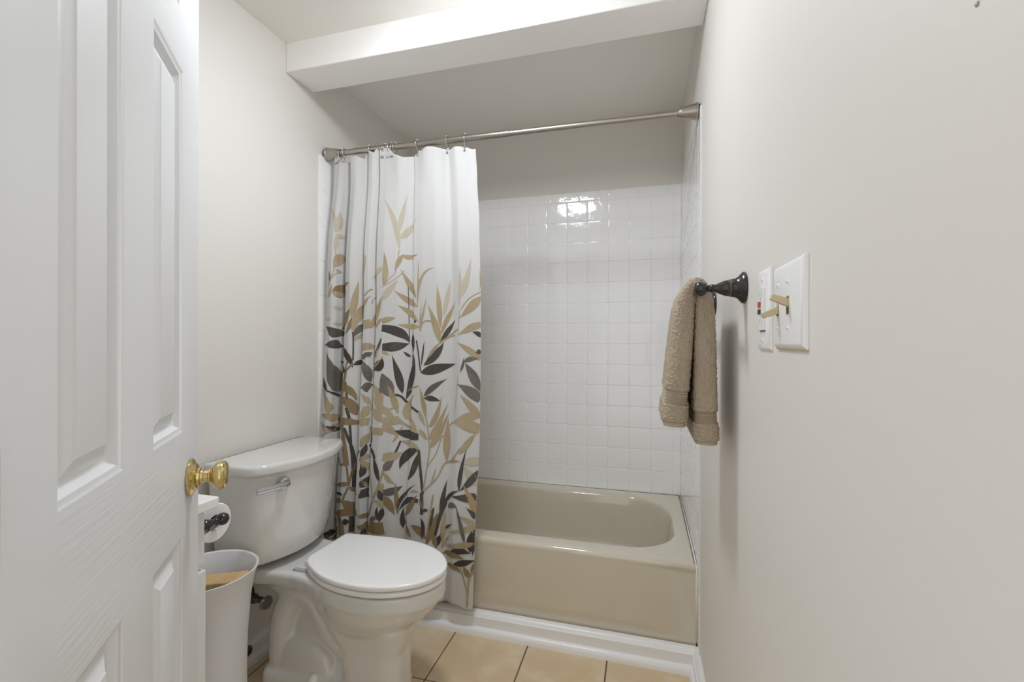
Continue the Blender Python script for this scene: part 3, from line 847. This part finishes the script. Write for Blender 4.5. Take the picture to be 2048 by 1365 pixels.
LEAVES = """
L 22.6 384.7,1514.4 359,1632.1 303.1,1739.7
L 21 380.1,1587 388,1657.1 406,1747.2
L 28.9 385.5,1562 415.7,1592 453.3,1642.1
T 19.9 370.5,1426.8 387,1474.4 404.2,1496.9
T 18.7 397.4,1491.9 426.5,1484.4 471,1494.4
T 26.3 321.5,1366.7 329.4,1426.8 321.2,1511.9
s 3.3 383.7,1514.4 372.5,1426.8 349.1,1399.3 317.5,1361.7
s 3.3 323.5,1369.2 367.3,1391.8 405.5,1429.3
L 28.5 315.6,1309.1 343.8,1346.7 383.4,1391.8
T 23.8 462.4,1316.7 429,1369.2 389.2,1436.8
T 25.3 469.3,1279.1 418.2,1309.1 365.9,1349.2
T 7.9 469.3,1281.6 471,1381.7 471.7,1476.9
T 12.9 469.3,1279.1 485.7,1394.3 546.4,1434.3
k 2.9 421.1,1361.7 423.9,1271.6 425.6,1136.4
T 21.2 569.9,1191.5 563.9,1284.1 554.7,1366.7
L 18.3 581.6,1239.1 594.2,1306.6 608.4,1389.2
T 17.6 569.5,1164 598.7,1234 630.4,1301.6
T 27.6 567,1133.9 547.9,1209 514.7,1289.1
L 13.9 648.4,1279.1 653.3,1364.2 650.5,1434.3
L 27.1 651.5,1309.1 678.1,1376.7 698.6,1466.9
T 9.6 733.6,1434.3 735.8,1391.8 732,1339.2
T 34.6 737,1316.7 698.7,1274.1 651.2,1231.5
s 4.2 660.5,1266.6 687.7,1304.1 737,1334.2
s 2.4 656.5,1269.1 649.2,1229 644.6,1164
s 2.4 645.2,1003.7 636.6,926.1 628.2,851
T/b 29.1 737,1206.5 695.5,1191.5 644.6,1164
T/b 25.6 735.9,1071.3 693.1,1103.9 640.3,1136.4
K/b 17.9 737,1158.9 723.8,1171.5 704.5,1176.5
K/b 20.7 737,1103.9 728.8,1098.9 715.6,1096.4
M 20.1 670.4,1058.8 699.1,1071.3 728.7,1071.3
M 11.8 653.7,1018.8 666.2,1048.8 670.5,1078.8
M 36.3 735.9,943.7 704.7,1008.7 674.5,1056.3
M/b 41.6 735.6,911.1 695.7,943.7 641.6,971.2
T 23.1 473.2,1216.5 425.7,1259.1 380.8,1286.6
T 21.6 479.9,1199 428.4,1201.5 379,1209
T 10.7 480.5,1181.5 496.2,1259.1 511.7,1321.7
s 5.7 481.5,1181.5 500.6,1219 537.9,1216.5
T 5 477.5,1181.5 481.8,1241.6 487.5,1294.1
K/b 38 314.8,1194 391.1,1174 427.5,1131.4
K/b 38.1 317,1116.4 375.2,1118.9 426.4,1131.4
K 5.8 400.9,1164 391.2,1176.5 376.7,1199
K 22.3 448,1093.9 444.1,1143.9 447.4,1194
K 31.6 411.7,901.1 443.5,1008.7 448.1,1096.4
K 10 455,1214 457.2,1221.5 456.3,1229
k 6.4 484.7,1018.8 471.7,1101.4 463.4,1143.9
K 8.6 488.2,1041.3 495.1,1096.4 502,1143.9
K 31.1 498.5,1043.8 551.1,1086.4 583.3,1138.9
K 18.3 566.9,1128.9 599.1,1181.5 630,1226.5
T 14.2 513,1068.8 547.3,1111.4 561.8,1128.9
s 5.6 554.6,1121.4 595.8,1156.4 642.8,1189
s 3.5 568,1131.4 604.9,1156.4 630.4,1164
K 39.6 484.6,1013.8 554.5,1031.3 632.5,1051.3
K 11.6 431.4,1076.3 416.2,1086.4 401.2,1098.9
K 30.5 398.2,926.1 383.6,996.2 357,1086.4
M 58.4 316.4,1008.7 342.2,943.7 373.1,918.6
T 26.9 382.3,841 362.3,908.6 338.8,958.7
k 9.4 371.1,921.1 393.5,913.6 420.5,886.1 473.7,853.5
T 25.9 472.2,768.4 438.2,813.5 411.5,853.5
T 31 416.4,818.5 417.9,866.1 456,926.1
M 24.1 500.1,918.6 540.5,956.2 595.8,991.2
K 22 500.9,911.1 537.1,911.1 570,901.1
T 7.9 478.9,961.2 446.6,951.2 412.9,933.6
T 20.7 510.9,831 497.3,891.1 480.8,958.7
T/b 22.6 315.8,1221.5 340.3,1229 374.8,1236.5
T/b 13.2 316.4,1096.4 331.6,1091.4 347.8,1083.8
K 11 313.3,1156.4 298.6,1116.4 279.1,1076.3
K 36.7 318.8,1068.8 300.9,1033.8 279.1,1023.8
s 5.1 279.2,1028.8 299.1,1048.8 317.8,1068.8
K/b 37.8 97.1,1158.9 80,1179 42,1204
K/b 36 96.4,1128.9 79,1126.4 37.1,1123.9
D2 29.2 95.9,1118.9 150.4,1078.8 176.8,1026.3
D2 22.6 92.6,1053.8 126.5,1021.3 142.6,996.2
M 41.7 83.8,918.6 74.3,1003.7 50,1096.4
N 34.7 101.4,1324.2 106.4,1364.2 165.6,1386.7
N 36.8 99.8,1189 139.7,1236.5 168.4,1279.1
N 18 174.2,1241.6 162.1,1199 138.4,1171.5
T 29.1 172,1236.5 185.9,1314.2 201.6,1396.8
T 32.7 174.4,1181.5 206.2,1261.6 261.3,1329.2
M 24.6 227.7,1216.5 194.8,1184 175.9,1151.4
s 5.2 176.6,1143.9 193.6,1158.9 225.7,1174
s 4.5 178.2,1136.4 197.3,1151.4 225.3,1164
T/c 35.5 227.3,1209 244.6,1211.5 258.9,1214
T 28.7 258.3,1199 287.6,1256.6 316.6,1326.7
L 22.8 318,1441.8 286.4,1424.3 262.8,1396.8
s 5.2 230.1,1326.7 248.2,1344.2 262.3,1356.7
s 2.6 262.2,1294.1 267.3,1314.2 287.4,1336.7
T 13.2 315.1,1231.5 296.4,1216.5 284.2,1189
K 11.8 313.2,1153.9 288.9,1098.9 261.1,1041.3
T 7.3 284,1063.8 290.8,1093.9 295.6,1116.4
T/c 28.8 223,1111.4 244.7,1118.9 257.6,1108.9
M/c 19.2 223.8,1068.8 240.5,1083.8 256.8,1083.8
M 34.1 254,968.7 238.1,1023.8 219.5,1061.3
D2/b 19.4 222.5,1056.3 195.8,1048.8 179.2,1038.8
D2 38.2 318.8,1066.3 297.9,1038.8 260.6,1021.3
s 5.9 256.2,1013.8 288.8,1043.8 318,1076.3
M/b 40 253.7,946.2 240.5,948.7 215.6,946.2
n 9 133.5,966.2 142,1003.7 177.4,1046.3
N 31.8 91,961.2 162.2,933.6 188.5,886.1
N 34.4 85.5,896.1 165.5,881.1 190.4,838.5
n 15.8 117.8,831 117.3,891.1 145.5,1011.3
k 8.2 153.6,893.6 150.7,931.1 147,968.7
k 6 176.5,1058.8 178.4,1116.4 177.3,1179
k 4.5 145.5,1011.3 153.9,1048.8 176.3,1046.3
K 19.8 59.5,926.1 40.2,956.2 31.5,991.2
k 7.6 56.6,928.6 75.5,918.6 84.7,901.1
T 22 60.8,836 51,891.1 28.5,951.2
T 20.7 252.3,876.1 236.8,901.1 217.3,923.6
T 36.7 319,886.1 298.9,923.6 276.3,963.7
M 22.7 318,953.7 311,938.7 301.1,926.1
T/b 27.4 252,863.6 238.3,856 215.4,843.5
L/b 14.4 100.9,1276.6 94,1281.6 83.1,1289.1
L/b 11.3 100.1,1211.5 92.1,1214 80,1214
L 10.6 44.2,1224 57.8,1234 76.3,1239.1
L 13.6 87.6,1519.4 87.5,1564.5 87.4,1599.5
L 21.9 86.4,1599.5 89.5,1649.6 96.1,1694.7
L 13.6 79.5,1644.6 68.4,1684.6 39.2,1722.2
L/b 18.9 98.3,1597 95.3,1587 90.4,1582
T 24.9 99.6,1514.4 93.8,1481.9 83,1441.8
N 13.6 61.1,1394.3 68.1,1414.3 58,1439.3
s 3.8 59.1,1376.7 84.1,1416.8 100.1,1434.3
T 17.4 56.1,1326.7 70.2,1349.2 80.2,1381.7
T/b 18.9 101.4,1329.2 94.3,1341.7 78.3,1349.2
s 5.3 92,1444.3 96,1439.3 100.1,1434.3
s 3 89.6,1521.9 84,1439.3 62.1,1376.7
s 5.2 229.4,1421.8 233.7,1461.8 234,1496.9
T/b 27.4 81.4,801 60.7,821 22.4,823.5
T/b 20.3 82.4,788.5 71.9,765.9 34.4,738.4
T 20.4 63.5,753.4 39.8,778.4 22.3,796
T 24.8 60.8,831 61.2,866.1 45.6,903.6
K/b 17.7 82.2,755.9 71.9,768.4 53.3,780.9
n 19.7 159.5,620.7 142.1,725.9 118.8,808.5
n 19.8 117.8,818.5 119.1,858.6 119.9,901.1
n 7.9 117.5,650.8 132.6,623.2 154.6,638.3
n 7.9 159.6,625.7 165.2,583.2 170.7,538.1
N/b 28.8 82.4,798.5 161.3,803.5 212,786
N 31.4 189.4,828.5 165.9,863.6 133.7,888.6
k 12.2 150.3,861.1 156.2,841 162.4,816
k 9.6 165.3,788.5 169.2,743.4 174,698.3
k 14.8 174,703.3 185.4,623.2 189,518.1
k 11.4 173,705.8 156.8,743.4 144.5,775.9
n 8.7 170.7,538.1 189.5,623.2 220.5,688.3
n 8.7 150.6,483.1 159.1,508.1 169.6,533.1
N 18.4 168.7,538.1 145.1,545.6 82.1,525.6
N 15.7 216.6,508.1 186,523.1 173.8,540.6
D2 11.4 148.7,500.6 127.2,505.6 79.9,490.6
N 42.7 217.8,423 177,453 141.4,485.6
N 32.3 217.8,425.5 157.4,430.5 75.5,405.5
N 21.9 147.5,480.6 124.9,475.5 78.7,460.5
n 22 79.3,292.8 113.2,352.9 80.5,370.4
n 21 145.8,335.4 142.9,377.9 129.7,413
D2 26.2 149,390.4 161.3,390.4 176.6,390.4
k 14.8 178.5,347.9 180.7,377.9 180.9,413
D2 27.4 58,320.3 69.2,327.9 72.3,342.9
N 22.1 60,310.3 69.2,312.8 72.3,312.8
T 28.5 215.3,826 237.1,843.5 248.7,858.6
T/c 30.2 214.1,803.5 237,806 249.4,806
T 28.5 220.7,703.3 239.6,733.4 251.2,758.4
K 19.9 224.2,660.8 237,688.3 243.6,715.9
T/c 18.1 224,645.8 240.7,658.3 253.3,665.8
T 25.9 268.8,608.2 242.3,628.2 225.1,653.3
K 22.5 227,578.2 234.7,608.2 225.9,635.8
K 28.5 228.4,540.6 243.1,558.2 268.5,593.2
K/c 34.5 226.9,513.1 241.3,513.1 266.1,520.6
T 12.1 267.2,525.6 244,548.1 231.1,578.2
N/c 19 229,425.5 241.3,420.5 264.8,425.5
N/c 28.5 229.8,382.9 241,377.9 263.5,387.9
K/b 21.6 232.7,360.4 238.8,355.4 246.9,342.9
T 34.3 318.9,811 291.1,838.5 250.2,873.6
T 30 317.1,851 297.1,881.1 273.5,911.1
T/c 28.3 321.8,768.4 293.8,770.9 250.3,770.9
K 21.4 316.4,565.7 298,623.2 285.4,665.8
k 12 289.4,658.3 278.4,685.8 253.9,710.9
k 7.7 271.7,723.4 270.8,740.9 271,763.4
s 9.4 287.3,495.6 307.6,538.1 329.8,613.2
s 5.2 287.3,495.6 276.3,568.2 268.9,615.7
T 19.2 330.8,563.2 323,538.1 307,505.6
K 25.6 330.4,493.1 319.5,518.1 314.8,538.1
T/b 19.6 334,465.5 315.9,485.6 291.3,490.6
K 12.8 312.8,413 307,443 312.6,473
K 24.7 334,463 325.4,435.5 316.8,403
n 6 287.2,490.6 277.6,460.5 268.9,425.5
N/c 47.9 267.6,385.4 303.3,380.4 337.1,382.9
M/b 17.1 277,413 295.5,420.5 310.9,428
T 33.8 319.1,841 301.4,886.1 279.6,928.6
T 16.9 321,813.5 302.4,828.5 280.7,843.5
T/b 26.4 322.9,768.4 304.2,768.4 284.5,765.9
T/b 33.5 318.9,811 365.6,816 413.2,801
T 26.3 317.6,876.1 344,846 372.9,826
T/b 31.3 319.8,786 352,780.9 379.8,753.4
s 8 378.2,833.5 409.1,801 472.2,768.4
T 10.9 364,725.9 386.1,763.4 402.9,798.5
s 5.8 334.8,858.6 360.9,866.1 383.9,873.6
K/b 34.6 479.4,755.9 419.3,760.9 368.5,775.9
T/b 28.1 479.7,700.8 441.7,720.9 393.1,733.4
K 37.5 479.8,705.8 419.1,673.3 394,618.2
K 28 482.7,693.3 461.5,628.2 432.2,578.2
k 7.3 375.8,685.8 385.5,708.4 394.2,733.4
T/b 37.1 325.8,668.3 363.1,670.8 402.8,688.3
M 32.1 329.8,613.2 350,635.8 374.3,658.3
T 18.2 330.8,608.2 354.9,578.2 380.2,560.7
M/b 29.8 332,525.6 371.3,533.1 407.8,553.1
N 18.1 389.9,438 385,503.1 380.3,565.7
N 33.5 332.8,510.6 356.8,480.6 379.6,435.5
K 14.5 393.3,458 407.7,508.1 474.3,570.7
K/b 22.3 486.7,503.1 433.2,498.1 394.2,450.5
N 23.7 417.4,433 453.3,483.1 481.2,528.1
T/b 7.9 486.8,540.6 465.1,540.6 439.1,530.6
k 12.1 507.2,535.6 495.2,613.2 482.9,703.3
k 15 502.9,453 503.9,493.1 501.1,538.1
N 12.8 493.1,513.1 502.7,488.1 513.6,473
K 12.8 511.4,465.5 521.8,473 533,470.5
s 5 508.5,545.6 521.8,640.8 529.7,713.4 519,798.5 507.9,846
T 16.4 478,863.6 491.2,831 510.7,798.5
T 19.8 524.2,798.5 552.4,841 574.6,923.6
T 21.2 525,748.4 558.4,801 597.8,893.6
T 23.3 527.7,715.9 562.4,765.9 604.5,863.6
T 17.8 478.5,786 501.2,765.9 521.9,745.9
s 5.6 510.7,548.1 561.8,598.2 590.5,655.8 610.4,663.3
s 3.5 520.8,640.8 556.3,693.3 577.9,760.9 597.6,758.4
T 6.4 537.2,573.2 550.8,608.2 559.3,648.3
T 26.7 598,665.8 597.6,748.4 599.1,836
s 4.2 601,806 609.3,811 622.8,821
T/b 30.5 735.1,856 682.1,843.5 620.8,821
T/b 45.1 734.7,796 681.9,813.5 620.8,821
T 24.3 651.7,698.3 687.7,740.9 722.2,788.5
T 27 735,846 699.1,886.1 653.3,933.6
s 4.2 593.7,658.3 624.2,675.8 656.3,720.9
L/b 33.9 733,675.8 703.9,673.3 660.2,668.3
L 31.8 729.4,580.7 704,618.2 660.2,665.8
K 17.4 659.4,558.2 664,625.7 685.4,723.4
K 28.4 731.8,640.8 702.1,595.7 659.4,558.2
T 8.7 610.3,660.8 637.5,670.8 661.4,670.8
K 14.7 582.5,480.6 618.3,535.6 662.5,560.7
K/b 34 727.7,543.1 693.4,533.1 622.4,535.6
K 15.8 577.7,455.5 588.2,528.1 602,595.7
O 25.6 724.7,468 708.4,523.1 669.9,590.7
M 21.7 608.4,485.6 631.4,500.6 652.7,490.6
s 5 537.8,458 544.1,498.1 550.4,535.6
K 9.2 547,455.5 550.5,473 555,485.6
T 21 723.3,425.5 700.3,443 648.7,465.5
T 22.5 723.1,420.5 682,410.5 611,390.4
K 20.9 724.2,453 717.5,468 688.9,498.1
K 27.6 723,415.5 722.2,372.9 711.7,307.8
D2 24.7 707.1,322.8 703.7,367.9 711.6,408
M 17.3 683.2,360.4 668.9,420.5 646.9,503.1
D2 27.1 623.2,315.3 667.4,327.9 706.9,317.8
T 23.3 722,357.9 666.7,347.9 587.8,332.9
N 23.5 585.2,305.3 635.2,307.8 684.8,295.3
D2 24.8 634.1,270.3 682.4,282.8 720.4,292.8
N 18.9 604.4,265.3 643.9,260.3 671.5,237.7
N 21 704.4,222.7 690.2,247.7 677.9,270.3
N 22.4 713.2,237.7 717.3,262.8 720.3,287.8
s 7.5 691.3,110.1 694.9,162.6 700.1,217.7 719,255.3
s 5.3 693,167.6 679.1,225.2 666.5,265.3
k 4.5 717.5,295.3 720,280.3 719.2,260.3
T 19 585,347.9 589,413 597.9,480.6
K 9.9 594.8,397.9 610.4,413 633.3,428
T 9.9 581.5,322.8 595.2,350.4 621.1,382.9
D2 22.9 560.2,330.4 569.8,355.4 584.4,382.9
k 14.5 555.6,372.9 579.9,460.5 598.8,505.6
N 27.6 523.6,335.4 546.9,405.5 568.8,465.5
N 19.1 565.2,325.3 554.5,357.9 545.7,392.9
s 5.4 522.9,365.4 537.4,443 551.4,533.1
K 10.7 535.4,390.4 544.5,438 556,485.6
N 31.7 520.8,362.9 489.4,390.4 451.8,403
N 17.9 453.3,355.4 431.1,390.4 413.2,423
K 18 411.7,382.9 408.1,423 413,468
K 17.7 503.4,355.4 509.1,408 497.4,440.5
n 4.6 549.7,85 552.6,80 554.7,75
n 3.8 566.9,90 567,102.6 568.2,110.1
"""
_xs = [fold(U0 + (U1 - U0) * i / 2000)[0] for i in range(2001)]
def on_cloth(x, z, lift):
    """point of the cloth with world x (it is a height field), lifted by the thickness of the print"""
    xl, xr = interp(LEFT, z), interp(RIGHT, z)
    x = min(max(x, xl + .0006), xr - .0006)
    f = .034 + (x - xl) / (xr - xl) * (.733 - .034)
    lo, hi = 0, 2000
    while hi - lo > 1:
        md_ = (lo + hi) // 2
        if _xs[md_] < f: lo = md_
        else: hi = md_
    u = U0 + (U1 - U0) * (lo + (f - _xs[lo]) / max(_xs[hi] - _xs[lo], 1e-9)) / 2000
    p = cloth(u, z); e = .0008
    du = cloth(min(u + e, U1), z) - cloth(max(u - e, U0), z); dz = cloth(u, z + e) - cloth(u, z - e)
    n_ = du.cross(dz).normalized()
    if n_.y > 0: n_ = -n_
    return p + n_ * lift
order = 0
for row in LEAVES.strip().split('\n'):
    a = row.split(); ink, shape = (a[0] + '/').split('/')[:2]; w = float(a[1]) / 1000
    pts = [Vector((float(s_.split(',')[0]) / 1000, float(s_.split(',')[1]) / 1000, 0)) for s_ in a[2:]]
    stem = ink in 'skn'
    if len(pts) == 3:
        c_ = pts[1] * 2 - (pts[0] + pts[2]) * .5
        bez = lambda t_: pts[0] * (1 - t_) ** 2 + c_ * 2 * t_ * (1 - t_) + pts[2] * t_ * t_
    else:
        line = spline(pts, 12); bez = lambda t_: line[min(int(t_ * (len(line) - 1) + .5), len(line) - 1)]
    n = 26; side_a, side_b = [], []
    for k in range(n + 1):
        t_ = k / n
        p = bez(t_); d = (bez(min(t_ + .02, 1)) - bez(max(t_ - .02, 0))).normalized(); s_ = Vector((-d.y, d.x, 0))
        if stem: h = w * .5
        elif shape == 'c': h = w * .5
        else:
            f_ = cos(pi / 2 * max(0.0, (t_ - .4) / .6)) ** 1.15
            if shape == 'b' and t_ < .3: f_ = .72 + .28 * t_ / .3
            if shape == '' and t_ < .4: f_ = sin(pi / 2 * (t_ / .4) ** .85)
            h = w * .5 * max(.015, f_)
        side_a.append(p + s_ * h); side_b.append(p - s_ * h)
    ring = [(arc_of(q.x), max(.112, q.y)) for q in side_a + side_b[::-1]]
    pts2 = []
    for k in range(len(ring)):                                   # outline, no step longer than 4 mm
        p, q = ring[k], ring[(k + 1) % len(ring)]
        c_n = max(1, int(sqrt((p[0] - q[0]) ** 2 + (p[1] - q[1]) ** 2) / .0025))
        pts2 += [(p[0] + (q[0] - p[0]) * e_ / c_n, p[1] + (q[1] - p[1]) * e_ / c_n) for e_ in range(c_n)]
    n_out = len(pts2)
    a0, a1 = min(p[0] for p in pts2), max(p[0] for p in pts2); z0, z1 = min(p[1] for p in pts2), max(p[1] for p in pts2)
    pts2 += [(gs * .002, gz * .009) for gs in range(int(a0 / .002) + 1, int(a1 / .002) + 1) for gz in range(int(z0 / .009) + 1, int(z1 / .009) + 1)]
    V_, E_, F_, *_r = delaunay_2d_cdt([Vector(p) for p in pts2], [], [list(range(n_out))], 1, 1e-5)
    lift = .0005 + .000006 * order; order += 1
    b.add([on_cloth(x_of(p[0]), p[1], lift) for p in V_], [tuple(f) for f in F_], INK[ink])
t = thing('shower_curtain', 'white shower curtain printed with tan and grey bamboo leaves hanging outside the tub', 'shower curtain', (.37, -.79, .1))
obj('curtain_cloth', b, LEAFMATS, t, smooth=True, fix=False)

# ------------------------------------------------------------------ curtain rings: roller hooks hung on the rod
WIRE = [(-.0015, -.046), (.004, -.047), (.0065, -.042), (.0045, -.036), (.0005, -.028), (-.006, -.021), (-.0128, -.012), (-.0158, 0), (-.0128, .010), (-.006, .0155), (0, .0168), (.006, .0155), (.0128, .010), (.0158, 0), (.0135, -.012), (.0095, -.020), (.0085, -.030), (.0088, -.0375)]
def make_ring():
    r = bpy.data.objects.new('curtain_ring', None); COL.objects.link(r); r.empty_display_size = .02
    wb = MB(); wb.tube(spline([(0, p, z) for p, z in WIRE], 4), .0014, 8); wire = obj('wire', wb, M['chrome'], None, smooth=True); wire.parent = r
    for k in range(5):
        a = pi / 2 + (k - 2) * .30
        bb = MB(); bb.ball((0, .0172 * cos(a), .0174 * sin(a)), .0034, 7); o = obj('roller_bead', bb, M['chrome'], None, smooth=True); o.parent = r
    bb = MB(); bb.ball((0, -.0018, -.0455), .0042, 8); o = obj('end_ball', bb, M['chrome'], None, smooth=True); o.parent = r
    return r
RINGS = [(.062, 4), (.078, -7), (.095, 12), (.2205, 16), (.286, 10), (.297, -8), (.314, 6), (.326, 14), (.3435, -16), (.449, -14), (.580, 2), (.659, 0)]
WORDS = ['chrome curtain ring nearest the left end of the rod', 'chrome curtain ring second from the left end of the rod', 'chrome curtain ring third from the left, last of the left cluster',
         'single chrome curtain ring between the two bunches of rings', 'chrome curtain ring leftmost in the bunch of five', 'chrome curtain ring second in the bunch of five', 'chrome curtain ring in the middle of the bunch of five',
         'chrome curtain ring fourth in the bunch of five', 'chrome curtain ring rightmost in the bunch of five', 'chrome curtain ring third from the right edge of the curtain', 'chrome curtain ring second from the right edge of the curtain', 'chrome curtain ring nearest the right edge of the curtain']
ring0 = make_ring()
for i, ((x, ang), wd) in enumerate(zip(RINGS, WORDS)):
    if i == 0: r = ring0
    else:
        r = ring0.copy(); COL.objects.link(r)
        for ch in list(ring0.children):
            c = ch.copy(); COL.objects.link(c); c.parent = r
    u_ = min((abs(fold(U0 + (U1 - U0) * k / 400)[0] - x + .0), U0 + (U1 - U0) * k / 400) for k in range(401))[1]
    yf = cloth(u_, interp(TOPS, x) - .012).y - .0035          # the hook end lies on the face of the cloth
    r.location = rod_pt(x)
    r.rotation_euler = (math.atan2(yf + .7655, .0455), 0, radians(ang))
    tag(r, wd, 'curtain ring', 'curtain rings on the shower rod')
